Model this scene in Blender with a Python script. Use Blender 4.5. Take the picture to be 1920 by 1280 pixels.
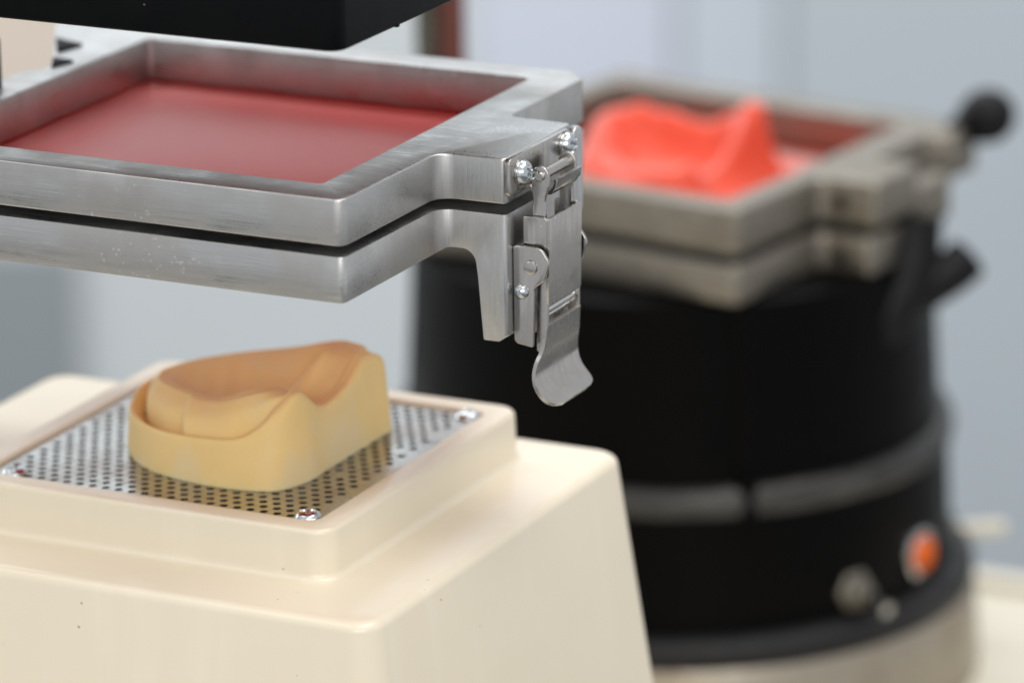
import bpy, bmesh, math, random
from mathutils import Matrix, Vector
random.seed(7)
for o in list(bpy.data.objects): bpy.data.objects.remove(o)
SC = bpy.context.scene
COL = SC.collection
MM = 0.001
BZ = -316.0            # bench top, millimetres below the top face of the near clamp frame

# ------------------------------------------------------------------ camera
cam = bpy.data.cameras.new('camera'); camo = bpy.data.objects.new('camera', cam); COL.objects.link(camo)
SC.camera = camo
RX, RZ, RR = 1.273549, 0.457641, -0.013249
camo.matrix_world = (Matrix.Translation(Vector((625.82, -1096.50, 317.18 - BZ)) * MM)
                     @ Matrix.Rotation(RZ, 4, 'Z') @ Matrix.Rotation(RX, 4, 'X') @ Matrix.Rotation(RR, 4, 'Z'))
cam.sensor_width = 36.0; cam.lens = 36.0 * 8826.05 / 1920.0
cam.clip_start = 0.05; cam.clip_end = 50.0
cam.dof.use_dof = True; cam.dof.focus_distance = 1.240; cam.dof.aperture_fstop = 7.6

# ------------------------------------------------------------------ world and lamps
w = bpy.data.worlds.new('World'); SC.world = w; w.use_nodes = True
bg = w.node_tree.nodes['Background']; bg.inputs[0].default_value = (0.95, 0.97, 1.0, 1); bg.inputs[1].default_value = 0.70
def area(name, loc, target, sx, sy, power, col):
    l = bpy.data.lights.new(name, 'AREA'); l.shape = 'RECTANGLE'; l.size = sx; l.size_y = sy; l.energy = power; l.color = col
    o = bpy.data.objects.new(name, l); COL.objects.link(o); o.location = loc
    o.rotation_euler = (Vector(target) - Vector(loc)).to_track_quat('-Z', 'Y').to_euler()
    return o
area('overhead_lamp', (0.75, -0.10, 1.95), (0.05, 0.0, 0.2), 1.6, 0.7, 19.0, (1.0, 0.95, 0.88))
area('overhead_lamp', (-0.75, -0.85, 1.85), (0.0, 0.0, 0.25), 1.3, 0.6, 5.0, (1.0, 0.96, 0.90))
area('unseen_side_light', (1.25, -1.95, 1.10), (0.0, 0.0, 0.24), 1.8, 0.8, 22.5, (1.0, 0.97, 0.93))  # unseen key light from the camera side, set low to reach under the hood
area('overhead_lamp', (-0.75, 1.15, 2.1), (-0.85, 2.1, 0.0), 2.4, 0.9, 56.0, (0.95, 0.97, 1.0))  # added wall washer that brightens the far wall
area('unseen_side_light', (-2.0, 0.55, 0.72), (0.0, 0.0, 0.28), 1.3, 0.8, 12.0, (0.97, 0.98, 1.0))  # added low light, shines under the hood onto the red sheet
vs = SC.view_settings; vs.view_transform = 'Standard'; vs.look = 'None'; vs.exposure = -0.07; vs.gamma = 1.0
vs.use_curve_mapping = False

# ------------------------------------------------------------------ materials
def srgb(r, g, b):
    f = lambda c: (c / 255 / 12.92) if c <= 10 else ((c / 255 + 0.055) / 1.055) ** 2.4
    return (f(r), f(g), f(b), 1.0)
class Mat:
    def __init__(s, name, base, metallic=0.0, rough=0.4, **kw):
        s.m = bpy.data.materials.new(name); s.m.use_nodes = True
        s.t = s.m.node_tree; s.p = s.t.nodes['Principled BSDF']
        s.p.inputs['Base Color'].default_value = base
        s.p.inputs['Metallic'].default_value = metallic
        s.p.inputs['Roughness'].default_value = rough
        for k, v in kw.items(): s.p.inputs[k.replace('_', ' ')].default_value = v
        s.tc = None
    def n(s, t, **kw):
        x = s.t.nodes.new(t)
        for k, v in kw.items(): setattr(x, k, v)
        return x
    def link(s, a, b): s.t.links.new(a, b)
    def coord(s, scale=(1, 1, 1), rot=(0, 0, 0)):
        if s.tc is None: s.tc = s.n('ShaderNodeTexCoord')
        mp = s.n('ShaderNodeMapping'); mp.inputs['Scale'].default_value = scale; mp.inputs['Rotation'].default_value = rot
        s.link(s.tc.outputs['Object'], mp.inputs[0]); return mp.outputs[0]
    def noise(s, vec, scale, detail=4, rough=0.55):
        x = s.n('ShaderNodeTexNoise'); x.inputs['Scale'].default_value = scale
        x.inputs['Detail'].default_value = detail; x.inputs['Roughness'].default_value = rough
        s.link(vec, x.inputs['Vector']); return x.outputs['Fac']
    def ramp(s, fac, stops):
        x = s.n('ShaderNodeValToRGB'); e = x.color_ramp.elements
        while len(e) < len(stops): e.new(0.5)
        for q, (p, c) in zip(e, stops):
            q.position = p; q.color = c if len(c) == 4 else (*c, 1)
        s.link(fac, x.inputs[0]); return x.outputs[0]
    def mix(s, fac, a, b, mode='MIX'):
        x = s.n('ShaderNodeMix', data_type='RGBA', blend_type=mode)
        if hasattr(fac, 'is_linked') or hasattr(fac, 'node'): s.link(fac, x.inputs[0])
        else: x.inputs[0].default_value = fac
        for v, i in ((a, 6), (b, 7)):
            if isinstance(v, tuple): x.inputs[i].default_value = v
            else: s.link(v, x.inputs[i])
        return x.outputs[2]
    def mapr(s, v, a, b, c, e):
        x = s.n('ShaderNodeMapRange'); 
        for i, q in enumerate((a, b, c, e)): x.inputs[i + 1].default_value = q
        s.link(v, x.inputs[0]); return x.outputs[0]
    def bump(s, h, strength, dist):
        x = s.n('ShaderNodeBump'); x.inputs['Strength'].default_value = strength; x.inputs['Distance'].default_value = dist
        s.link(h, x.inputs['Height']); s.link(x.outputs[0], s.p.inputs['Normal']); return x

def metal(name, base, rough, brush=(1, 1, 1), brush_scale=400, bump=0.15, stain=0.25, var=0.12, stain_col=(0.30, 0.27, 0.25, 1), ear=False):
    m = Mat(name, base, 1.0, rough)
    br = m.noise(m.coord(brush), brush_scale, 3, 0.6)
    if ear:                                     # the protruding ears were ground upright, the bars lengthwise
        bv = m.noise(m.coord((1, 1, 0.04)), brush_scale * 0.8, 3, 0.65)
        sx = m.n('ShaderNodeSeparateXYZ'); m.link(m.tc.outputs['Object'], sx.inputs[0])
        mx = m.n('ShaderNodeMix'); m.link(m.mapr(sx.outputs[0], 0.0752, 0.0775, 0, 1), mx.inputs[0]); m.link(br, mx.inputs[2]); m.link(bv, mx.inputs[3]); br = mx.outputs[0]
    cl = m.noise(m.coord(), 46, 6, 0.65)
    gate = m.noise(m.coord(), 24, 2, 0.5)
    sm = m.n('ShaderNodeMath', operation='MULTIPLY'); m.link(m.noise(m.coord(), 620, 2, 0.5), sm.inputs[0]); m.link(m.mapr(gate, 0.4, 0.65, 0.8, 1.08), sm.inputs[1]); spots = sm.outputs[0]
    c = m.mix(m.mapr(cl, 0.45, 0.75, 0, stain), base, stain_col)
    c2 = m.mix(m.mapr(br, 0.35, 0.75, 0, 0.5), c, tuple(x * 0.72 for x in base[:3]) + (1,))
    sp = m.mapr(spots, 0.68, 0.74, 0, 0.6)
    smear = m.mapr(m.noise(m.coord((1, 1, 0.55)), 62, 3, 0.45), 0.52, 0.66, 0, 0.25 if ear else 0.0)   # dried wipe marks
    c2 = m.mix(smear, c2, (0.80, 0.80, 0.79, 1))
    m.link(m.mix(sp, c2, (0.75, 0.75, 0.74, 1)), m.p.inputs['Base Color'])
    a = m.n('ShaderNodeMath', operation='ADD'); m.link(m.mapr(br, 0.3, 0.7, rough - var, rough + var), a.inputs[0])
    m.link(m.mapr(cl, 0.4, 0.7, -0.06, 0.16), a.inputs[1]); m.link(a.outputs[0], m.p.inputs['Roughness'])
    m.bump(br, bump, 0.00012)
    return m.m

ALU = metal('brushed_aluminium', (0.55, 0.55, 0.545, 1), 0.38, brush=(0.03, 1, 1), brush_scale=1900, bump=0.3, stain=0.5, ear=True)
ALU_V = metal('vertically_ground_aluminium', (0.60, 0.605, 0.61, 1), 0.36, brush=(1, 1, 0.05), brush_scale=900, bump=0.22)
STEEL = metal('latch_steel', (0.50, 0.48, 0.46, 1), 0.22, brush=(1, 1, 0.1), brush_scale=700, bump=0.05, stain=0.15, var=0.05)
ZINC = metal('zinc_screw', (0.62, 0.66, 0.69, 1), 0.22, brush_scale=500, bump=0.03, stain=0.1, var=0.04)
CHROME = metal('chrome', (0.66, 0.66, 0.66, 1), 0.10, bump=0.0, stain=0.05, var=0.03)
PLATE = metal('perforated_steel', (0.52, 0.505, 0.49, 1), 0.27, brush_scale=300, bump=0.04, stain=0.35, var=0.05, stain_col=(0.42, 0.33, 0.26, 1))
CAST = metal('weathered_cast_aluminium', (0.30, 0.275, 0.235, 1), 0.5, brush_scale=300, bump=0.2, stain=0.5, stain_col=(0.17, 0.145, 0.115, 1))
DRUMMETAL = metal('dull_metal_drum', (0.42, 0.375, 0.31, 1), 0.45, brush_scale=300, bump=0.1, stain=0.5, stain_col=(0.28, 0.20, 0.13, 1))

def gelcoat():
    m = Mat('cream_gelcoat', srgb(226, 209, 181), 0.0, 0.33)
    m.p.inputs['Coat Weight'].default_value = 0.22; m.p.inputs['Coat Roughness'].default_value = 0.12
    v = m.coord()
    big = m.noise(v, 9, 5, 0.6); drip = m.noise(m.coord((1, 1, 0.12)), 46, 4, 0.6)
    c = m.mix(m.mapr(big, 0.35, 0.7, 0, 0.5), srgb(225, 215, 194), srgb(218, 206, 181))
    c = m.mix(m.mapr(drip, 0.55, 0.72, 0, 0.55), c, srgb(232, 224, 206))
    vo = m.n('ShaderNodeTexVoronoi'); vo.inputs['Scale'].default_value = 165; m.link(v, vo.inputs['Vector'])
    gate = m.noise(v, 23, 2, 0.5)
    dot = m.mapr(vo.outputs['Distance'], 0.035, 0.075, 1, 0)
    gm = m.mapr(gate, 0.55, 0.62, 0, 0.8)
    mul = m.n('ShaderNodeMath', operation='MULTIPLY'); m.link(dot, mul.inputs[0]); m.link(gm, mul.inputs[1])
    c = m.mix(mul.outputs[0], c, srgb(120, 104, 84))
    m.link(c, m.p.inputs['Base Color'])
    m.link(m.mapr(drip, 0.4, 0.75, 0.28, 0.45), m.p.inputs['Roughness'])
    hs = m.n('ShaderNodeMath', operation='ADD'); m.link(big, hs.inputs[0])
    ml = m.n('ShaderNodeMath', operation='MULTIPLY'); m.link(mul.outputs[0], ml.inputs[0]); ml.inputs[1].default_value = -0.5
    m.link(ml.outputs[0], hs.inputs[1])
    m.bump(hs.outputs[0], 0.35, 0.0008)
    return m.m
CREAM = gelcoat()

def black(name, base, rough, dust=0.0, spec=0.18):
    m = Mat(name, base, 0.0, rough); m.p.inputs['Specular IOR Level'].default_value = spec
    v = m.coord(); n1 = m.noise(v, 60, 4, 0.6)
    m.link(m.mapr(n1, 0.35, 0.7, rough * 0.8, rough * 1.25), m.p.inputs['Roughness'])
    if dust:
        n2 = m.noise(v, 420, 2, 0.5); n3 = m.noise(v, 30, 2, 0.5)
        mu = m.n('ShaderNodeMath', operation='MULTIPLY'); m.link(m.mapr(n2, 0.74, 0.78, 0, 1), mu.inputs[0]); m.link(m.mapr(n3, 0.5, 0.6, 0, dust), mu.inputs[1])
        m.link(m.mix(mu.outputs[0], base, (0.6, 0.58, 0.55, 1)), m.p.inputs['Base Color'])
    m.bump(n1, 0.05, 0.0003)
    return m.m
BLACK = black('black_heater_paint', (0.0012, 0.0016, 0.0020, 1), 0.36, 0.9, 0.13)
POT = black('black_pot_paint', (0.0014, 0.0013, 0.0013, 1), 0.38, 0, 0.06)
LEDGE = black('worn_black_ledge_paint', (0.012, 0.0118, 0.0112, 1), 0.36, 0, 0.5)
lm = Mat('worn_black_ledge', (0.012, 0.012, 0.011, 1), 0.0, 0.4); lw = lm.noise(lm.coord((1, 1, 2.5)), 34, 4, 0.6)
lm.link(lm.mix(lm.mapr(lw, 0.42, 0.62, 0, 1), (0.006, 0.006, 0.006, 1), (0.036, 0.035, 0.032, 1)), lm.p.inputs['Base Color']); lm.bump(lw, 0.6, 0.004); LEDGE = lm.m
RUBBER = black('black_rubber', (0.008, 0.008, 0.009, 1), 0.5, 0, 0.3)
PLASTIC = black('black_plastic', (0.005, 0.005, 0.006, 1), 0.45, 0, 0.2)
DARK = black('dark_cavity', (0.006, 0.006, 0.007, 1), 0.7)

def sheet(name, base, rough, trans, sss, coat=0.3):
    m = Mat(name, base, 0.0, rough)
    m.p.inputs['Coat Weight'].default_value = coat; m.p.inputs['Coat Roughness'].default_value = 0.2
    if sss:
        m.p.inputs['Subsurface Weight'].default_value = sss
        m.p.inputs['Subsurface Radius'].default_value = (1.0, 0.35, 0.25); m.p.inputs['Subsurface Scale'].default_value = 0.003
    n1 = m.noise(m.coord(), 25, 3, 0.5)
    m.link(m.mix(m.mapr(n1, 0.35, 0.7, 0, 0.25), base, tuple(x * 0.85 for x in base[:3]) + (1,)), m.p.inputs['Base Color'])
    m.link(m.mapr(n1, 0.3, 0.7, rough - 0.04, rough + 0.04), m.p.inputs['Roughness'])
    if trans:                                   # light shows through the body; a clear gloss lies over it
        m.p.inputs['Specular IOR Level'].default_value = 0.0; m.p.inputs['Coat Weight'].default_value = 0.0
        tr = m.n('ShaderNodeBsdfTranslucent'); tr.inputs[0].default_value = base
        ms = m.n('ShaderNodeMixShader'); ms.inputs[0].default_value = trans
        gl = m.n('ShaderNodeBsdfGlossy'); gl.inputs['Roughness'].default_value = rough; gl.inputs[0].default_value = (1, 1, 1, 1)
        fr = m.n('ShaderNodeFresnel'); fr.inputs[0].default_value = 1.33
        m2 = m.n('ShaderNodeMixShader'); out = m.t.nodes['Material Output']
        m.link(m.p.outputs[0], ms.inputs[1]); m.link(tr.outputs[0], ms.inputs[2])
        m.link(fr.outputs[0], m2.inputs[0]); m.link(ms.outputs[0], m2.inputs[1]); m.link(gl.outputs[0], m2.inputs[2]); m.link(m2.outputs[0], out.inputs['Surface'])
    return m.m
RED = sheet('red_sheet_plastic', (1.0, 0.082, 0.045, 1), 0.34, 0.75, 0.0, 0.5)
CORAL = sheet('coral_formed_plastic', srgb(250, 98, 70), 0.44, 0.35, 0.0, 0.2)

def resin():
    m = Mat('yellow_cast_resin', srgb(232, 196, 126), 0.0, 0.5)
    m.p.inputs['Subsurface Weight'].default_value = 0.5
    m.p.inputs['Subsurface Radius'].default_value = (1.0, 0.62, 0.28); m.p.inputs['Subsurface Scale'].default_value = 0.004
    v = m.coord()
    n1 = m.noise(v, 26, 4, 0.55); n2 = m.noise(m.coord((1, 1, 0.6)), 48, 5, 0.6)
    c = m.mix(m.mapr(n1, 0.38, 0.68, 0, 0.7), srgb(238, 209, 148), srgb(233, 200, 136))
    sep = m.n('ShaderNodeSeparateXYZ'); m.link(v, sep.inputs[0])
    low = m.mapr(sep.outputs[2], 0.001, 0.011, 0.17, -0.02)       # pale plaster residue sits along the foot
    ad = m.n('ShaderNodeMath', operation='ADD'); m.link(n2, ad.inputs[0]); m.link(low, ad.inputs[1])
    c = m.mix(m.mapr(ad.outputs[0], 0.56, 0.72, 0, 0.5), c, srgb(228, 214, 180))
    m.link(c, m.p.inputs['Base Color'])
    m.link(m.mapr(n2, 0.3, 0.7, 0.6, 0.75), m.p.inputs['Roughness']); m.p.inputs['Specular IOR Level'].default_value = 0.12
    fine = m.n('ShaderNodeMath', operation='ADD'); m.link(n2, fine.inputs[0]); m.link(m.mapr(m.noise(v, 900, 3, 0.6), 0.3, 0.7, 0, 0.25), fine.inputs[1])
    m.bump(fine.outputs[0], 0.3, 0.0004)
    return m.m
RESIN = resin()
def paint(name, c, rough):
    m = Mat(name, c, 0.0, rough); n1 = m.noise(m.coord(), 3, 4, 0.6)
    m.link(m.mix(m.mapr(n1, 0.3, 0.7, 0, 0.4), c, tuple(x * 0.9 for x in c[:3]) + (1,)), m.p.inputs['Base Color'])
    m.bump(m.noise(m.coord(), 200, 3, 0.5), 0.05, 0.0005); return m.m
WALL = paint('pale_grey_wall_paint', srgb(206, 212, 214), 0.6)
P_WHITE = paint('blue_white_panel_paint', srgb(207, 213, 226), 0.5)
P_GREY = paint('grey_panel_paint', srgb(182, 191, 197), 0.5)
P_MID = paint('pale_blue_grey_panel_paint', srgb(196, 204, 213), 0.5)
P_CREAM = paint('cream_panel_paint', srgb(222, 208, 194), 0.5)
P_DARK = paint('dark_grey_panel_paint', srgb(146, 153, 156), 0.5)
FLOOR = paint('grey_floor', (0.16, 0.16, 0.155, 1), 0.5)
ROD = metal('dark_rod_reflection', (0.12, 0.12, 0.10, 1), 0.5, bump=0.0)  # dark reflection in the polished rod, put into its base colour
BROWN = paint('red_brown_reflection', srgb(98, 54, 44), 0.5)  # red-brown reflection in the polished rod, put in as a paint colour
BENCH = paint('ivory_bench_laminate', srgb(204, 198, 181), 0.4)
ORANGE = Mat('orange_lens', srgb(235, 92, 0), 0.0, 0.25).m
om = Mat('orange_lens_glass', srgb(214, 92, 0), 0.0, 0.35, Specular_IOR_Level=0.2); ORANGE = om.m

# ------------------------------------------------------------------ helpers (all lengths in millimetres)
ORG = {}
def thing(name, label, cat, loc, rotz=0.0, group=None):
    o = bpy.data.objects.new(name, None); COL.objects.link(o); o.empty_display_size = 0.02
    o.location = (loc[0] * MM, loc[1] * MM, (loc[2] - BZ) * MM); o.rotation_euler = (0, 0, rotz)
    o['label'] = label; o['category'] = cat
    if group: o['group'] = group
    ORG[o.name] = Vector(loc); return o
def me_from(verts, faces):
    m = bpy.data.meshes.new('m'); m.from_pydata([tuple(v) for v in verts], [], faces); m.validate(); return m
def obj(name, me, mat, parent=None, org=None, smooth=35, local=False):
    """one mesh object; vertices come in scene millimetres, or in the thing's own when local"""
    if org is None: org = ORG[parent.name] if parent else Vector((0, 0, BZ))
    off = Vector((0, 0, 0)) if local else -Vector(org)
    me.transform(Matrix.Scale(MM, 4) @ Matrix.Translation(off))
    bm = bmesh.new(); bm.from_mesh(me); bmesh.ops.recalc_face_normals(bm, faces=bm.faces); bm.to_mesh(me); bm.free()
    for p in me.polygons: p.use_smooth = True
    me.set_sharp_from_angle(angle=math.radians(smooth))
    me.materials.clear(); me.materials.append(mat); me.name = name
    o = bpy.data.objects.new(name, me); COL.objects.link(o)
    if parent: o.parent = parent; ORG[o.name] = Vector(org)
    else: o.location = Vector(org) * MM - Vector((0, 0, BZ)) * MM
    return o
def tag(o, label=None, cat=None, group=None, kind=None):
    for k, v in (('label', label), ('category', cat), ('group', group), ('kind', kind)):
        if v: o[k] = v
    return o
def fillet(pts, n=6):
    out = []; N = len(pts)
    for i in range(N):
        p = Vector(pts[i][:2]); r = pts[i][2] if len(pts[i]) > 2 else 0
        a = Vector(pts[i - 1][:2]); b = Vector(pts[(i + 1) % N][:2])
        if r <= 0: out.append(tuple(p)); continue
        u = (a - p).normalized(); v = (b - p).normalized()
        ang = u.angle(v); t = r / math.tan(ang / 2)
        t = min(t, 0.49 * (a - p).length, 0.49 * (b - p).length); rr = t * math.tan(ang / 2)
        c = p + (u + v).normalized() * (rr / math.sin(ang / 2))
        s = p + u * t - c; e = p + v * t - c
        a0 = math.atan2(s.y, s.x); a1 = math.atan2(e.y, e.x); dlt = (a1 - a0 + math.pi) % (2 * math.pi) - math.pi
        for k in range(n + 1):
            q = a0 + dlt * k / n; out.append((c.x + rr * math.cos(q), c.y + rr * math.sin(q)))
    return out
def prism(outer, z0, z1, bevel=0.0, holes=(), plane='XY', bres=2):
    """filled outline extruded from z0 to z1; plane XZ: outline is (x,z), extruded over y"""
    cu = bpy.data.curves.new('c', 'CURVE'); cu.dimensions = '2D'; cu.fill_mode = 'BOTH'
    for poly in [outer, *holes]:
        sp = cu.splines.new('POLY'); sp.points.add(len(poly) - 1)
        for q, p in zip(sp.points, poly): q.co = (p[0], p[1], 0, 1)
        sp.use_cyclic_u = True
    cu.extrude = abs(z1 - z0) / 2 - bevel; cu.bevel_depth = bevel; cu.bevel_resolution = bres; cu.offset = -bevel
    o = bpy.data.objects.new('c', cu); COL.objects.link(o)
    dg = bpy.context.evaluated_depsgraph_get()
    me = bpy.data.meshes.new_from_object(o.evaluated_get(dg))
    bpy.data.objects.remove(o); bpy.data.curves.remove(cu)
    bm = bmesh.new(); bm.from_mesh(me); bmesh.ops.remove_doubles(bm, verts=bm.verts, dist=1e-4); bm.to_mesh(me); bm.free()
    me.transform(Matrix.Translation((0, 0, (z0 + z1) / 2)))
    if plane == 'XZ': me.transform(Matrix(((1, 0, 0, 0), (0, 0, 1, 0), (0, 1, 0, 0), (0, 0, 0, 1))))
    if plane == 'YZ': me.transform(Matrix(((0, 0, 1, 0), (1, 0, 0, 0), (0, 1, 0, 0), (0, 0, 0, 1))))
    return me
def rrect(x0, x1, y0, y1, r, n=6): return fillet([(x0, y0, r), (x1, y0, r), (x1, y1, r), (x0, y1, r)], n)
def box(x0, x1, y0, y1, z0, z1, r=0.5, bevel=0.4): return prism(rrect(x0, x1, y0, y1, max(r, 0.01), 4), z0, z1, bevel)
def loft(loops, cap0=True, cap1=True, closed=True):
    n = len(loops[0]); V = [v for l in loops for v in l]; F = []
    for i in range(len(loops) - 1):
        for k in range(n if closed else n - 1):
            a = i * n + k; b = i * n + (k + 1) % n; F.append((a, b, b + n, a + n))
    if cap0: F.append(tuple(range(n))[::-1])
    if cap1: F.append(tuple((len(loops) - 1) * n + k for k in range(n)))
    return me_from(V, F)
def lathe(profile, n=32, axis=(0, 0, 1), at=(0, 0, 0)):
    V = []; F = []; m = len(profile)
    for k in range(n):
        a = 2 * math.pi * k / n
        for r, z in profile: V.append((r * math.cos(a), r * math.sin(a), z))
    for k in range(n):
        for i in range(m - 1):
            a = k * m + i; b = ((k + 1) % n) * m + i; F.append((a, b, b + 1, a + 1))
    me = me_from(V, F)
    bm = bmesh.new(); bm.from_mesh(me); bmesh.ops.remove_doubles(bm, verts=bm.verts, dist=1e-4); bm.to_mesh(me); bm.free()
    me.transform(Matrix.Translation(at) @ Vector(axis).to_track_quat('Z', 'Y').to_matrix().to_4x4()); return me
def cyl(r, p0, p1, n=24, bev=0.3):
    p0 = Vector(p0); p1 = Vector(p1); L = (p1 - p0).length
    return lathe([(0, 0), (r - bev, 0), (r, bev), (r, L - bev), (r - bev, L), (0, L)], n, (p1 - p0).normalized(), p0)
def tube(path, r, n=10):
    P = [Vector(p) for p in path]; loops = []
    for i, p in enumerate(P):
        d = (P[min(i + 1, len(P) - 1)] - P[max(i - 1, 0)]).normalized()
        s = d.orthogonal().normalized() if i == 0 else (s - d * s.dot(d)).normalized()
        t = d.cross(s)
        loops.append([p + r * (s * math.cos(2 * math.pi * k / n) + t * math.sin(2 * math.pi * k / n)) for k in range(n)])
    return loft(loops)
def joined(*ms):
    bm = bmesh.new()
    for m in ms: bm.from_mesh(m); bpy.data.meshes.remove(m)
    m = bpy.data.meshes.new('j'); bm.to_mesh(m); bm.free(); return m
def cross_head(R, H, at, axis, spin=0.3, cw=0.17):
    """domed screw head with a sunken cross"""
    nr, na = 18, 64; V = [(0, 0, H - 0.35 * H * 1.6)]; F = []
    for i in range(1, nr + 1):
        t = i / nr
        for k in range(na):
            a = 2 * math.pi * k / na; r = R * t; u = r * math.cos(a); v = r * math.sin(a)
            z = H * (1 - t ** 3.2) ** 0.6 if t < 1 else 0
            arm = min(abs(u), abs(v)); far = max(abs(u), abs(v))
            if arm < cw * R and far < 0.62 * R: z = min(z, H * (0.40 + 0.5 * far / R))
            V.append((u, v, z))
    for k in range(na): F.append((0, 1 + k, 1 + (k + 1) % na))
    for i in range(nr - 1):
        for k in range(na):
            a = 1 + i * na + k; b = 1 + i * na + (k + 1) % na; F.append((a, a + na, b + na, b))
    me = me_from(V, F)
    me.transform(Matrix.Translation(at) @ Vector(axis).to_track_quat('Z', 'Y').to_matrix().to_4x4() @ Matrix.Rotation(spin, 4, 'Z')); return me
def catmull(P, m, closed=True):
    P = [Vector(p) for p in P]; n = len(P); out = []
    for i in range(n if closed else n - 1):
        g = lambda k: P[k % n] if closed else P[max(0, min(n - 1, k))]
        a, b, c, d = g(i - 1), g(i), g(i + 1), g(i + 2)
        for k in range(m):
            t = k / m
            out.append(0.5 * (2 * b + (c - a) * t + (2 * a - 5 * b + 4 * c - d) * t * t + (3 * b - a - 3 * c + d) * t ** 3))
    if not closed: out.append(P[-1])
    return out
def boolean(a, b, op):
    oa = bpy.data.objects.new('a', a); ob = bpy.data.objects.new('b', b); COL.objects.link(oa); COL.objects.link(ob)
    md = oa.modifiers.new('b', 'BOOLEAN'); md.operation = op; md.object = ob; md.solver = 'EXACT'
    bv = oa.modifiers.new('v', 'BEVEL'); bv.width = 0.55; bv.segments = 2; bv.limit_method = 'ANGLE'; bv.angle_limit = math.radians(38)
    dg = bpy.context.evaluated_depsgraph_get(); me = bpy.data.meshes.new_from_object(oa.evaluated_get(dg))
    bpy.data.objects.remove(oa); bpy.data.objects.remove(ob); return me

# ------------------------------------------------------------------ setting: bench and far wall
bench = obj('bench', prism(rrect(-420, 190, -420, 548, 8), BZ - 30, BZ, 1.5), BENCH, smooth=40)
bench.location.z = 0
tag(bench, 'ivory laminate bench top carrying both machines', kind='structure')
obj('edge_strip', prism(rrect(-420, 190, 536, 547, 2), BZ + 0.02, BZ + 4, 1.2), BENCH, bench, org=(0, 0, BZ))

CAMP = Vector((625.82, -1096.50, 317.18)); LOOK = Vector((-math.sin(RZ), math.cos(RZ), 0)); RIGHT = Vector((math.cos(RZ), math.sin(RZ), 0))
WD = 3600.0
def wall_box(u0, u1, z0, z1, d0, d1, bevel):
    me = prism(rrect(u0, u1, z0, z1, 3, 3), d0, d1, bevel)          # x=u, y=z, z=distance
    B = Matrix(((RIGHT.x, 0, LOOK.x, CAMP.x), (RIGHT.y, 0, LOOK.y, CAMP.y), (0, 1, 0, 0), (0, 0, 0, 1)))
    me.transform(B); return me
wall = obj('wall', wall_box(-2200, 2200, -1119, 1300, WD, WD + 60, 1), WALL)
fl = obj('floor', box(-2600, 2600, -2600, 3200, -1150, -1120, 5, 1), FLOOR)
tag(fl, 'grey floor under the bench', kind='structure')
tag(wall, 'pale grey wall far behind the machines', kind='structure')
for u0, u1, z0, z1, mt in ((-1100, -345, -1119, -700, P_DARK), (-800, -292, -640, 200, P_CREAM), (-24, 130, -680, 300, P_WHITE), (134, 214, -680, 300, P_MID), (218, 1100, -1119, 300, P_GREY)):
    obj('panel', wall_box(u0, u1, z0, z1, WD - 14, WD - 0.5, 2), mt, wall, org=(0, 0, BZ))

# ------------------------------------------------------------------ near vacuum former
vf = thing('vacuum_former', 'cream vacuum forming machine with aluminium clamp frame and black heater, in front', 'forming machine', (0, 0, BZ))
# housing: stacked outlines
def ring(x0, x1, y0, y1, r, z, n=8): return [(x, y, z) for x, y in fillet([(x0, y0, r), (x1, y0, r), (x1, y1, r), (x0, y1, r)], n)]
P = 51.9; R = 59.6; zp = -98.0
def sq(h, r, z): return ring(-h, h, -h, h, r, z)
loops = [sq(P, 3.2, -103), sq(P, 3.2, zp + 0.2)]
for k in range(5):                                                   # inner lip
    a = math.pi / 2 * k / 4; loops.append(sq(P + 1.0 * (1 - math.cos(a)), 3.2 + 1.0 * (1 - math.cos(a)), zp + 0.2 + 1.0 * math.sin(a)))
for k in range(7):                                                   # outer lip
    a = math.pi / 2 * k / 6; loops.append(sq(R - 1.6 + 1.6 * math.sin(a), 5.2 + 1.6 * math.sin(a), zp + 1.2 - 1.6 * (1 - math.cos(a))))
zs = -111.3
loops.append(sq(R + 0.35, 7.2, zs + 5))
for k in range(7):                                                   # cove
    a = math.pi / 2 * k / 6; c = 2.4; loops.append(sq(R + 0.4 + c * (1 - math.cos(a)), 7.4 + c * (1 - math.cos(a)), zs + c - c * math.sin(a)))
def body(e, r, z): return ring(-108 - e, 84.5 + e, -82.5 - e, 77 + e, r, z)
loops.append(body(-14, 5, zs - 0.1)); loops.append(body(-7, 6, zs - 0.5))
for k in range(1, 9):                                                # shoulder
    a = math.radians(83) * k / 8; c = 3.4; loops.append(body(-3.4 + c * math.sin(a), 6 + 2 * k / 8, zs - 0.6 - c * (1 - math.cos(a))))
zb = zs - 0.6 - 3.4
for k in range(1, 7):
    t = k / 6; loops.append(body(0.0 + (zb - BZ) * t * math.tan(math.radians(6.6)), 8 + 5 * t, zb + (BZ - zb) * t))
housing = obj('housing', loft(loops, cap0=False, cap1=True), CREAM, vf, smooth=50)

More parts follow.
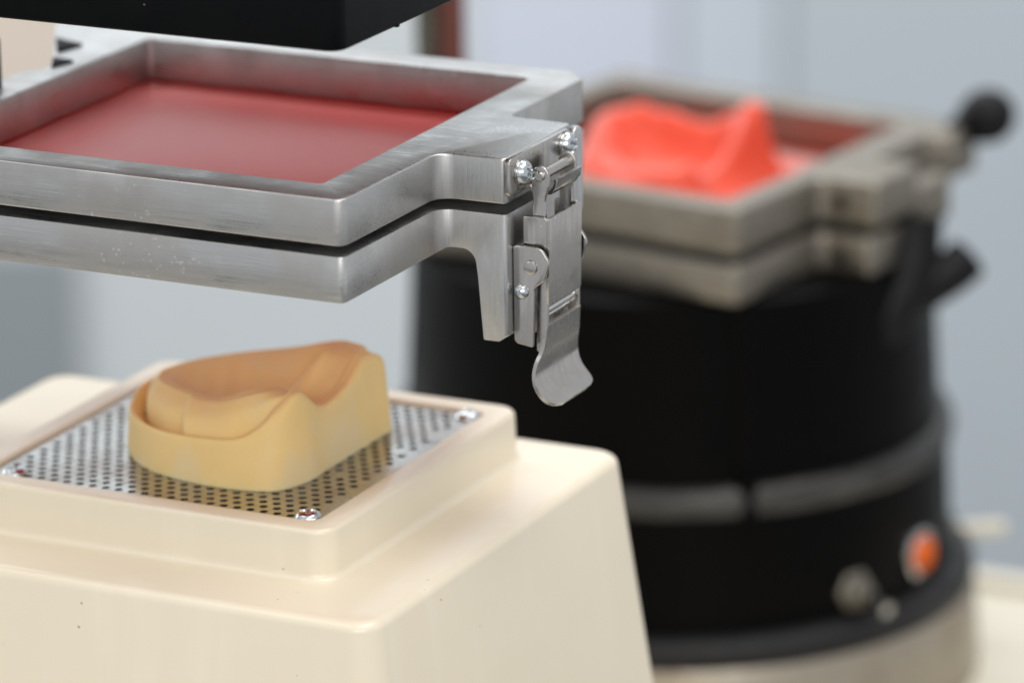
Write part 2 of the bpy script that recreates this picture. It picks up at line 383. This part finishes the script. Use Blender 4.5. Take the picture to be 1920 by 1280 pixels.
# perforated plate, real holes, rows along x
s = 4.12; rh = 1.17; dy = s * math.sqrt(3) / 2; half = 51.6; nh = 12
V = []; F = []
def quad(x0, x1, y0, y1):
    b = len(V); V.extend([(x0, y0, zp), (x1, y0, zp), (x1, y1, zp), (x0, y1, zp)]); F.append((b, b + 1, b + 2, b + 3))
screw_at = [(47.3, -47.3), (-44.5, -48.3), (47.8, 48.0), (-46, 47.5)]
nrow = int((2 * half - 2.4) / dy); y0 = -half + (2 * half - nrow * dy) / 2
quad(-half, half, -half, y0); quad(-half, half, y0 + nrow * dy, half)
for j in range(nrow):
    ya = y0 + j * dy; yc = ya + dy / 2; xs = -half + 1.3 + (s / 2 if j % 2 else 0)
    nc = int((half - 1.3 - xs) / s); quad(-half, xs, ya, ya + dy); quad(xs + nc * s, half, ya, ya + dy)
    for i in range(nc):
        xa = xs + i * s; xc = xa + s / 2
        if random.random() < 0.012 or min(math.hypot(xc - a, yc - b) for a, b in screw_at) < 4.0 or (abs(xc) > 46.5 and abs(yc) > 46.5):
            quad(xa, xa + s, ya, ya + dy); continue
        b = len(V)
        for k in range(nh):
            a = 2 * math.pi * (k + 0.5) / nh; c, sn = math.cos(a), math.sin(a)
            m = min(s / 2 / max(abs(c), 1e-6), dy / 2 / max(abs(sn), 1e-6))
            V.append((xc + m * c, yc + m * sn, zp)); V.append((xc + rh * c, yc + rh * sn, zp)); V.append((xc + rh * c, yc + rh * sn, zp - 1.0))
        for cx, cy, k in ((1, 1, None), (-1, 1, None), (-1, -1, None), (1, -1, None)):
            pass
        for k in range(nh):
            a = b + 3 * k; e = b + 3 * ((k + 1) % nh)
            p, q = V[a], V[e]
            same = abs(p[0] - q[0]) < 1e-6 or abs(p[1] - q[1]) < 1e-6
            if same: F.append((a, e, e + 1, a + 1))
            else:
                V.append((xc + math.copysign(s / 2, (p[0] + q[0]) / 2 - xc), yc + math.copysign(dy / 2, (p[1] + q[1]) / 2 - yc), zp))
                F.append((a, len(V) - 1, e, e + 1, a + 1))
            F.append((a + 1, e + 1, e + 2, a + 2))
plate = obj('perforated_plate', me_from(V, F), PLATE, vf, smooth=30)
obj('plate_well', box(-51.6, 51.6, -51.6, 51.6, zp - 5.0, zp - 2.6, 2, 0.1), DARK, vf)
for k, (a, b) in enumerate(screw_at):
    obj('screw', joined(cross_head(3.5, 1.5, (a, b, zp + 0.45), (0, 0, 1), 0.5 + k), cyl(3.6, (a, b, zp + 0.02), (a, b, zp + 0.5), 32, 0.1)), ZINC, plate, smooth=28)

# clamp frames
h = 62.0; o_ = 74.8
outer = [(-o_, -o_, 3), (o_, -o_, 3.2), (75.4, -21.8, 5), (95, -21.2, 1.6), (94.6, 20.2, 1.6), (75.6, 20.8, 3), (76.2, 67, 3), (69, 74.2, 4), (-101, 74.2, 2), (-87, 50, 1), (-77, 33.5, 1), (-70.5, 20, 1), (-o_, 10, 2)]
inner = rrect(-h, h, -h, h, 1.6, 4)
uf = obj('upper_clamp_frame', prism(fillet(outer, 6), -12.5, 0, 0.55, [inner[::-1]]), ALU, vf, smooth=40)
low_plan = [(-o_, -o_, 2.2), (o_, -o_, 2.2), (75.4, -21.8, 5), (95, -21.4, 1.2), (95, 20.4, 1.2), (75.6, 20.8, 3), (76.2, 67, 3), (69, 74.2, 4), (-100, 74.2, 3), (-100, 12, 3), (-o_, 8, 3)]
lp = prism(fillet(low_plan, 6), -60, -15.3, 0, [inner[::-1]])
prof = fillet([(-120, -10), (110, -10), (110, -49), (94.6, -48.6, 0.5), (92.6, -50.4, 0.8), (88.0, -50.4, 0.5), (86.6, -33, 3), (85.6, -25.6, 6), (77.5, -25.6, 7), (75, -27.6, 5), (-120, -27.6)], 7)
lf = obj('lower_clamp_frame', boolean(lp, prism(prof, -110, 110, 0, plane='XZ'), 'INTERSECT'), ALU, vf, smooth=30)
obj('gasket', prism(rrect(-65, 65, -65, 65, 2), -15.25, -12.55, 0.05, [rrect(-63.8, 63.8, -63.8, 63.8, 2)[::-1]]), RUBBER, vf)
for q in ([(-85.5, 48.6), (-76.8, 35.0), (-74.6, 45.4)], [(-73.6, 27.6), (-68.8, 18.8), (-66.4, 26.8)]):
    obj('dark_notch_wedge', prism(q, 0.06, 0.9, 0.1), DARK, uf)  # darkness of the notches beside the hinge, put in as flat wedges
obj('hinge_pin', cyl(1.7, (-71.5, -6.5, -6), (-71.5, -6.5, 14)), PLASTIC, vf)
# keeper on the ear of the upper frame
kp = obj('keeper', joined(prism(rrect(-22.3, 15.0, -10.2, 0.15, 1.4, 4), 95.1, 96.7, 0.3, plane='YZ'),
    prism([(96.2, -10.0), (97.6, -11.6), (100.5, -12.0), (103.2, -11.4), (104.6, -9.6), (105.0, -7.2), (104.0, -7.1), (103.7, -9.1), (102.7, -10.4), (100.5, -10.9), (98.2, -10.5), (96.9, -9.4)], -10.6, 4.6, 0.12, plane='XZ')), STEEL, uf, smooth=40)
ORG[kp.name] = ORG[vf.name]
for y, z, sp in ((-15.6, -4.7, 0.5), (11.8, -3.6, 1.0)):
    obj('screw', joined(cross_head(3.35, 2.3, (97.35, y, z), (1, 0, 0), sp), cyl(3.4, (96.6, y, z), (97.4, y, z), 40, 0.12)), ZINC, uf, smooth=28)
    obj('washer', cyl(3.9, (96.65, y, z), (97.05, y, z), 40, 0.12), STEEL, uf)
obj('guide_tongue', prism(rrect(15.8, 21.6, -25, -0.3, 2.4, 5), 95.05, 97.4, 0.5, plane='YZ'), ALU_V, lf)

# toggle latch on the leg of the lower frame
cheek = fillet([(95.2, -24.4, 1.0), (103.4, -24.4, 3.0), (105.9, -28.2, 3.0), (104.4, -33.2, 2.5), (101.4, -35.6, 2.2), (100.8, -52.2, 0.6), (95.2, -51.4, 1.6)], 6)
brk = obj('latch_bracket', joined(prism(cheek, -17.8, -16.8, 0.28, plane='XZ'), prism(cheek, 5.8, 6.8, 0.28, plane='XZ'),
    prism(rrect(-17.0, 6.0, -51.6, -25.2, 0.8, 3), 95.1, 96.1, 0.2, plane='YZ')), STEEL, vf, smooth=40)
obj('rivet', lathe([(0, 0.75), (1.3, 0.75), (1.85, 0.55), (2.0, 0.1), (2.0, -0.6)], 32, (0, -1, 0), (100.4, -17.9, -29.9)), STEEL, brk, smooth=50)
obj('rivet', lathe([(0, 1.7), (0.35, 1.65), (0.4, 1.2), (0.7, 1.2), (0.75, 1.6), (1.4, 1.3), (1.95, 0.7), (2.15, 0.0), (2.2, -0.4)], 32, (0, -1, 0), (97.6, -17.9, -36.9)), ZINC, brk, smooth=50)
obj('rivet', lathe([(0, 0.75), (1.3, 0.75), (1.85, 0.55), (2.0, 0.1), (2.0, -0.6)], 32, (0, 1, 0), (100.4, 6.9, -29.9)), STEEL, brk, smooth=50)
side = fillet([(97.2, -16.6, 0.6), (103.6, -16.6, 0.4), (104.6, -17.6, 0.5), (104.2, -46, 0.5), (102.0, -54.5, 0.5), (100.8, -53.5, 0.5), (101.2, -34, 1.5), (97.2, -30, 1)], 4)
def sheet_rows(rows, t=0.9):
    """bent sheet: rows of (x, z, y_left, y_right); thickness runs inward"""
    loops = []
    for i, (x, z, a, b) in enumerate(rows):
        p = rows[max(i - 1, 0)]; q = rows[min(i + 1, len(rows) - 1)]
        d = Vector((q[0] - p[0], q[1] - p[1])).normalized(); nx, nz = d.y, -d.x   # normal in xz
        if nx > 0: nx, nz = -nx, -nz
        m = 8; front = [(x, a + (b - a) * k / m, z) for k in range(m + 1)]; back = [(x + nx * t, a + (b - a) * k / m, z + nz * t) for k in range(m, -1, -1)]
        loops.append(front + back)
    return loft(loops)
lever = obj('latch_lever', joined(
    prism(side, -15.6, -14.7, 0.2, plane='XZ'), prism(side, 3.6, 4.5, 0.2, plane='XZ'),
    sheet_rows([(104.9, -16.7, -15.2, 4.1), (105.0, -17.2, -15.6, 4.5), (104.75, -28, -15.6, 4.5), (104.5, -40.2, -15.6, 4.5), (104.45, -40.8, -15.3, 4.2)])), STEEL, vf, smooth=40)
rows = [(104.3, -46.0, -15.4, 4.6), (104.1, -46.8, -15.6, 4.8), (103.6, -50, -15.6, 5.6), (103.0, -53.0, -15.7, 6.4), (102.6, -54.6, -16.4, 6.8), (102.2, -56.4, -17.8, 7.2), (101.9, -59, -18.8, 7.8),
        (102.1, -61.6, -19.0, 8.2), (102.9, -63.8, -18.9, 8.6), (104.2, -65.6, -18.5, 8.8), (105.5, -66.8, -17.6, 8.4), (106.5, -67.6, -15.8, 7.2), (107.2, -68.1, -12.6, 4.4)]
rows = [tuple(v) for v in (lambda A: [(a.x, a.y, b.x, b.y) for a, b in zip(catmull([(r[0], r[1], 0) for r in rows], 4, False), catmull([(r[2], r[3], 0) for r in rows], 4, False))])(0)]
obj('lever_tail', sheet_rows(rows, 1.0), STEEL, lever, smooth=45)
arm = fillet([(99.2, -3.0, 2.5), (104.4, -3.0, 2.5), (104.2, -8.4, 2), (103.1, -12, 6), (103.4, -24, 0.5), (98.9, -24, 0.5), (99.6, -12, 6), (99.2, -8.4, 2)], 6)
bail = obj('latch_link', joined(prism(arm, -14.4, -13.3, 0.3, plane='XZ'), prism(arm, 2.2, 3.3, 0.3, plane='XZ')), STEEL, vf, smooth=40)
obj('link_pin', joined(cyl(1.45, (101.8, -15.3, -5.6), (101.8, 4.0, -5.6), 28, 0.4), cyl(2.0, (101.8, -13.2, -5.6), (101.8, -12.4, -5.6), 24, 0.2)), STEEL, bail, smooth=40)
obj('spring_rod', joined(cyl(1.1, (102.4, -14.5, -42.6), (102.4, 3.5, -42.6), 16), cyl(0.9, (101.0, -14.0, -45.2), (101.0, 3.5, -45.2), 16)), CHROME, lever)

# heater hood and its stand, outside the picture on the left
hh = 75.0
ht = obj('heater_hood', joined(prism(rrect(-hh, hh, -hh, hh, 4.5, 6), 38.6, 88, 0.7, [rrect(-hh + 3, hh - 3, -hh + 3, hh - 3, 3, 4)[::-1]]), prism(rrect(-hh, hh, -hh, hh, 4.5, 6), 88.05, 93, 0.9)), BLACK, vf, smooth=40)
obj('bounce_panel', box(-hh + 4, hh - 4, -hh + 4, hh - 4, 46, 48, 2, 0.2), ALU, ht)  # unseen panel added to bounce room light down onto the sheet
obj('latch_tab', box(74.0, 75.1, -43, -41.4, 38.35, 39.6, 0.3, 0.1), BLACK, ht)
obj('support_arm', box(-215, -75, -14, 14, 50, 74, 3, 1), BLACK, vf)
obj('support_post', cyl(11, (-200, 0, BZ + 8), (-200, 0, 60), 40, 1), CHROME, vf)
obj('frame_arm', box(-206, -96, 30, 56, -44, -28, 3, 1), ALU, vf)
obj('post_foot', box(-240, -120, -70, 70, BZ + 0.2, BZ + 12, 6, 1), CREAM, vf)

# ------------------------------------------------------------------ red sheet clamped in the near frame
rs = obj('plastic_sheet', box(-63.6, 63.6, -63.6, 63.6, -14.4, -12.7, 2, 0.2), RED, org=(0, 0, BZ))
tag(rs, 'flat glossy red plastic sheet clamped inside the near aluminium frame', 'plastic sheet')

# ------------------------------------------------------------------ dental cast on the plate
FOOT = [(33.6, -21), (33.6, -10), (33.6, 5), (33.6, 20), (33.2, 28.8), (24, 31), (5, 33), (-15, 33), (-30, 28), (-38, 14), (-34, -3), (-24.4, -20), (-11, -31), (6, -35.5), (20, -35.4), (29.5, -32)]
LAND = [(32.9, -23.5, -72.6), (32.9, -11, -79.4), (32.9, 4, -78), (32.9, 16, -74), (32.3, 26.5, -76.2), (23.5, 29.5, -77), (5, 31.5, -80), (-15, 31.5, -83), (-29, 27, -86), (-36.6, 13.5, -86.8),
        (-32.9, -3, -87.0), (-23.6, -19.4, -85.6), (-10.4, -30, -85.4), (6, -34.2, -84.8), (20, -34.4, -83.0), (29.6, -30.5, -76.6)]
SULC = [(30, -21.5, -71.8), (29, -10, -80), (29, 3, -79), (29.6, 15, -72.2), (29, 24, -74), (22, 26, -76.5), (5, 28, -82), (-14, 28, -86), (-27, 24, -88.5), (-33.4, 12.5, -89.3),
        (-28.6, -2.5, -91), (-20.0, -16.4, -90), (-9.4, -27, -88.2), (6.5, -31.0, -87.6), (19, -31.0, -85.2), (27.4, -27.4, -74.6)]
CRST = [(27, -18, -74), (22, -9, -82), (22, 2, -82), (24.5, 14, -72.6), (24, 21, -71.3), (19, 23, -71.6), (5, 24.5, -75.6), (-12, 24, -79.2), (-24, 20, -81.6), (-29.4, 10.5, -82.4),
        (-24.2, -2.0, -80.0), (-18.2, -12.0, -78.2), (-7.6, -20.0, -77.6), (7, -24.4, -77.0), (18.4, -26.2, -73.4), (24.4, -23.8, -72.2)]
def cast_loops(sub=10):
    c0 = Vector((0, -1, 0)); n = len(FOOT)
    L = [[Vector((x, y, -97.9)) for x, y in FOOT]]
    F3 = [Vector((x, y, -97.9)) for x, y in FOOT]; LD = [Vector(v) for v in LAND]; SU = [Vector(v) for v in SULC]; CR = [Vector(v) for v in CRST]
    mixv = lambda A, B, t: [a.lerp(b, t) for a, b in zip(A, B)]
    rows = [F3, mixv(F3, LD, 0.04), mixv(F3, LD, 0.33), mixv(F3, LD, 0.66), mixv(F3, LD, 0.93)]
    edge = [a + (b - a) * 0.28 + Vector((0, 0, 0.35)) for a, b in zip(LD, SU)]
    low = [a.lerp(b, 0.88) for a, b in zip(LD, SU)]
    wallm = [a.lerp(b, 0.2) + Vector((0, 0, (b.z - a.z) * 0.40)) for a, b in zip(SU, CR)]
    inn = [Vector(((v.x - c0.x) * 0.80 + c0.x, (v.y - c0.y) * 0.78 + c0.y, v.z - 0.9)) for v in CR]
    i2 = [Vector(((v.x - c0.x) * 0.55, (v.y - c0.y) * 0.50 + c0.y, -83.3 + 0.35 * (v.z + 78))) for v in CR]
    i3 = [Vector(((v.x - c0.x) * 0.25, (v.y - c0.y) * 0.22 + c0.y, -85.4)) for v in CR]
    hi = [max(0.0, min(1.0, (c.z - u.z - 2) / 6)) for c, u in zip(CR, SU)]           # only where a ridge stands over the groove
    pre = [a.lerp(b, 0.5 + 0.32 * k) + Vector((0, 0, 0.3 * k)) for a, b, k in zip(wallm, CR, hi)]
    post = [a.lerp(b, 0.5 - 0.2 * k) for a, b, k in zip(CR, inn, hi)]
    rows += [edge, low, SU, wallm, pre, CR, post, inn, i2, i3]
    return rows
def surf_from(rows, sub, vs, cap0):
    dense = [catmull(r, sub) for r in rows]; n = len(dense[0])
    cols = [catmull([d[k] for d in dense], vs, False) for k in range(n)]
    return loft([[c[i] for c in cols] for i in range(len(cols[0]))], cap0=cap0, cap1=True)
cast_me = surf_from(cast_loops(), 26, 5, True)
# frenum crease and faint rugae pressed into the surface
sst = lambda a, b, t: (lambda u: u * u * (3 - 2 * u))(max(0.0, min(1.0, (t - a) / (b - a))))
NR = 16 * 26
for v in cast_me.vertices:
    x, y, z = v.co; row = v.index // NR
    k = sst(32, 36, row) * (1 - sst(45, 52, row)) * (1 - sst(-14, -8, y))      # the wall of the front ridge only
    if k > 0:
        v.co.y += k * ((-1.3 + 3.3 / (1 + math.exp((x + 2.0 + 0.12 * (z + 82)) / 0.5))) * sst(-21, -13, x) * (1 - sst(14, 22, x)))
    if -26 < y < 20 and -28 < x < 5 and z > -86.5:
        v.co.z += 0.28 * math.sin(x * 0.85 + 0.35 * y) * math.exp(-((x + 12) / 9) ** 2 - ((y - 4) / 11) ** 2)
dc = obj('dental_cast', cast_me, RESIN, org=(0, 0, -97.9), smooth=60)
tag(dc, 'yellow toothless dental cast with brown hollow standing on the perforated plate', 'dental cast')

# ------------------------------------------------------------------ far vacuum former with the black pot
FX, FY, FZ, FYAW = -57.05, 424.46, -116.12, -0.1447
HB = BZ - FZ
v2 = thing('vacuum_former', 'black round pot forming machine with dull metal frame, out of focus behind', 'forming machine', (FX, FY, BZ), FYAW)
def lo(name, me, mat, parent, smooth=40):                           # local millimetres, z=0 at the frame top
    me.transform(Matrix.Translation((0, 0, -HB))); return obj(name, me, mat, parent, org=(0, 0, 0), smooth=smooth, local=True)
H2 = 61.6; O2 = 73.2
ear2 = [(-O2, -O2, 4), (O2, -O2, 4), (O2, -18, 5), (96, -17, 3), (96, 14, 3), (O2 + 4, 16, 4), (O2 + 4, 52, 4), (86, 56, 3), (86, 76, 4), (-40, O2 + 2, 4), (-O2, O2 + 6, 4)]
uf2 = lo('upper_clamp_frame', prism(fillet(ear2, 5), -16.6, 0, 1.4, [rrect(-H2, H2, -H2, H2, 3, 4)[::-1]]), CAST, v2)
ear2b = [(-O2, -O2, 4), (O2, -O2, 4), (O2, -18, 5), (94, -17, 3), (94, 14, 3), (O2, 16, 4), (O2, O2, 4), (-O2, O2, 4), (-O2, 16, 4), (-92, 14, 3), (-92, -17, 3), (-O2, -18, 5)]
lf2 = lo('lower_clamp_frame', prism(fillet(ear2b, 5), -34.5, -20.4, 1.4, [rrect(-H2, H2, -H2, H2, 3, 4)[::-1]]), CAST, v2)
lo('gasket', prism(rrect(-70, 70, -70, 70, 3), -20.3, -16.7, 0.1, [rrect(-65, 65, -65, 65, 3)[::-1]]), RUBBER, v2)
for z in (-8.5, -28):
    lo('bolt', cyl(2.6, (82, -18.6, z), (82, -16.0, z), 20, 0.3), DARK, uf2 if z > -20 else lf2)
lo('clamp_plate', box(86, 95, 17, 40, -25, -9, 3, 1), CAST, v2)
lo('bracket', box(-96, -84, -30, -4, -56, -34.8, 3, 1), CAST, v2)
# ball knob on a short stalk
kn = lo('ball_knob', lathe([(0, -15), (4.2, -15), (4.6, -11), (7.6, -8)] + [(10.2 * math.sin(math.radians(a)), -10.6 * math.cos(math.radians(a))) for a in range(60, 180, 12)] + [(0, 10.6)], 32, (0.80, 0.42, 0.42), (89.5, 75.0, 3.6)), PLASTIC, v2)
lo('stalk', cyl(3, (80, 66, -6), (88, 73, 2), 20), CAST, kn)
# black clamp handle
hd = lo('clamp_handle', tube([(93, 15, -20), (94, 12, -34), (93, 6, -46), (89, -3, -55), (86, -7, -60)], 10.5, 16), PLASTIC, v2)
lo('handle_bar', tube([(88, -4, -53), (97, 12, -47), (104, 24, -41), (107, 30, -37)], 8.2, 14), PLASTIC, hd)
# pot: rounded square upper body on a round drum
def ring2(hw, r, z, n=8): return ring(-hw, hw, -hw, hw, r, z, n)
VA = RZ - FYAW                                                      # view azimuth in the machine's own axes
def on_drum(az, r, z):                                              # az in degrees to the right of the line to the camera
    a = -math.pi / 2 + VA + math.radians(az); return Vector((r * math.cos(a), r * math.sin(a), z)), Vector((math.cos(a), math.sin(a), 0))
lo('pot_body', lathe([(0, -34.7), (94.0, -34.7), (95.6, -36), (98.8, -98), (99.0, -105), (60, -105)], 96), POT, v2, smooth=40)
lo('drum', lathe([(0, -110), (98, -110), (102.2, -111), (103.8, -160), (103.8, -163)], 96), POT, v2, smooth=50)
lo('ledge', lathe([(40, -101.4), (100.6, -101.6), (103.0, -102.8), (104.2, -105.2), (104.3, -108.4), (103.4, -111.4), (98, -111.4)], 96), LEDGE, v2, smooth=60)
rp, rn = on_drum(13, 0, 0)
lo('seam_rib', joined(*[cyl(3.2, rn * 94 + Vector((0, 0, -36)), rn * 98 + Vector((0, 0, -102)), 16), cyl(4.2, rn * 99.6 + Vector((0, 0, -99)), rn * 101.4 + Vector((0, 0, -114)), 16)]), POT, v2)
lo('ring', lathe([(103.4, -155), (106, -154.4), (110.6, -156.2), (112.6, -159.6), (112.6, -164), (111, -166.4), (104, -166.4)], 96), RUBBER, v2, smooth=50)
lo('drum_foot', lathe([(104, -164.5), (112.2, -165.5), (113.2, -168), (115, -199.8), (0, -199.8)], 96), DRUMMETAL, v2, smooth=50)
p, n = on_drum(57, 102.9, -142)
bz = lo('indicator_light', lathe([(0, -1), (9, -1), (9.4, 0.5), (9.0, 2.2), (7.4, 2.6), (7.0, 2.0), (0, 2.0)], 40, n, p), CHROME, v2)
lo('lens', lathe([(6.3, 1.6), (6.2, 3.6), (5.2, 4.8), (3.0, 5.5), (0, 5.7)], 40, n, p), ORANGE, bz, smooth=60)
p, n = on_drum(36.5, 102.9, -146)
sw = lo('toggle_switch', lathe([(0, -1), (7.6, -1), (7.6, 1.6), (6.0, 2.4), (5.8, 2.4), (5.8, 5.0), (4.2, 5.6), (3.4, 9), (0, 9)], 6, n, p), CAST, v2, smooth=20)
lo('switch_lever', tube([p + n * 8, p + n * 14 + Vector((0, 0, -1.2)), p + n * 19 + Vector((0, 0, -2.6))], 2.3, 14), CHROME, sw)
p, n = on_drum(97, 100, -158)
lo('side_spigot', cyl(2.9, p, p + n * 27, 20), BENCH, v2)
# rod that carries the heater on the left of the pot
lo('support_rod', cyl(4.6, (-80.6, -39.5, -34), (-80.6, -39.5, 190), 40), ROD, v2)
lo('support_post', box(-75.6, -67.6, -41, -33, -34, 190, 1.5, 0.5), BROWN, v2)  # red-brown streak reflected in the rod, built as a separate strip
# ------------------------------------------------------------------ coral sheet drawn over a cast
CX, CY = -3.5, -4.0
FT = [Vector((x + CX, y + CY, -16.4)) for x, y in FOOT]
CZ = [-2, -8, -4, 8, 13, 8, 1.5, 4, 5, 4, 2, -2, -5, -5, -4, -2]
CXY = [(27, -19), (26, -9), (28, 3), (30.5, 15), (29, 22), (21, 24)] + [(x, y) for x, y, z in CRST[6:]]
CR2 = [Vector((x + CX, y + CY, z)) for (x, y), z in zip(CXY, CZ)]
sq16 = [(61.4, -35), (61.4, -12), (61.4, 8), (61.4, 35), (61.4, 61.4), (35, 61.4), (6, 61.4), (-22, 61.4), (-61.4, 61.4), (-61.4, 20), (-61.4, -6), (-61.4, -36), (-61.4, -61.4), (0, -61.4), (30, -61.4), (61.4, -61.4)]
def outset(k, z): return [Vector((v.x + (v.x + 3.5) / math.hypot(v.x + 3.5, v.y + 4) * k, v.y + (v.y + 4) / math.hypot(v.x + 3.5, v.y + 4) * k, z)) for v in FT]
cc = Vector((CX + 6, CY + 1, 0))
mid = [Vector((f.x, f.y, -16 + 0.45 * (c.z + 16))).lerp(Vector((c.x, c.y, -16 + 0.45 * (c.z + 16))), 0.25) for f, c in zip(FT, CR2)]
up_ = [f.lerp(c, 0.62) for f, c in zip(FT, CR2)]
for v, c in zip(up_, CR2): v.z = c.z - 2.2
def inw(k, f): return [Vector((cc.x + (c.x - cc.x) * k, cc.y + (c.y - cc.y) * k, f(c.z))) for c in CR2]
inner_rows = [outset(11, -16.4), outset(4, -15.8), mid, up_, CR2, inw(0.86, lambda z: z - 1.6), inw(0.66, lambda z: -10 + 0.3 * (z + 4)), inw(0.42, lambda z: -13), inw(0.15, lambda z: -13.6)]
dense = [catmull(r, 8) for r in inner_rows]; N = len(dense[0])
sqd = []
for i in range(16):
    a = Vector((*sq16[i], -16.4)); b = Vector((*sq16[(i + 1) % 16], -16.4)); sqd += [a.lerp(b, k / 8) for k in range(8)]
cols = [catmull([d[k] for d in dense], 4, False) for k in range(N)]
L = [sqd] + [[c[i] for c in cols] for i in range(len(cols[0]))]
cme = loft(L, cap0=False, cap1=True)
bm = bmesh.new(); bm.from_mesh(cme)
for _ in range(2): bmesh.ops.smooth_vert(bm, verts=[v for v in bm.verts if not v.is_boundary], factor=0.5, use_axis_x=True, use_axis_y=True, use_axis_z=True)
bm.to_mesh(cme); bm.free()
for v in cme.vertices:                          # webs and creases left by the vacuum
    x, y, z = v.co; m = max(0.0, min(1.0, (z + 15.0) / 5))
    v.co.z += m * (0.5 * math.sin(0.42 * x + 0.16 * y) * math.sin(0.13 * x - 0.33 * y + 1) + 1.1 * math.exp(-((0.8 * x + 0.6 * y + 8) / 2.2) ** 2))
cme.transform(Matrix.Translation((0, 0, -HB)))
cs = obj('formed_sheet', cme, CORAL, None, org=(0, 0, 0), smooth=80, local=True)
cs.location = (FX * MM, FY * MM, 0); cs.rotation_euler = (0, 0, FYAW)
sol = cs.modifiers.new('thickness', 'SOLIDIFY'); sol.thickness = 0.0012; sol.offset = -1
tag(cs, 'bright coral plastic sheet drawn down over a cast in the far blurred frame', 'plastic sheet')
bpy.context.view_layer.update()
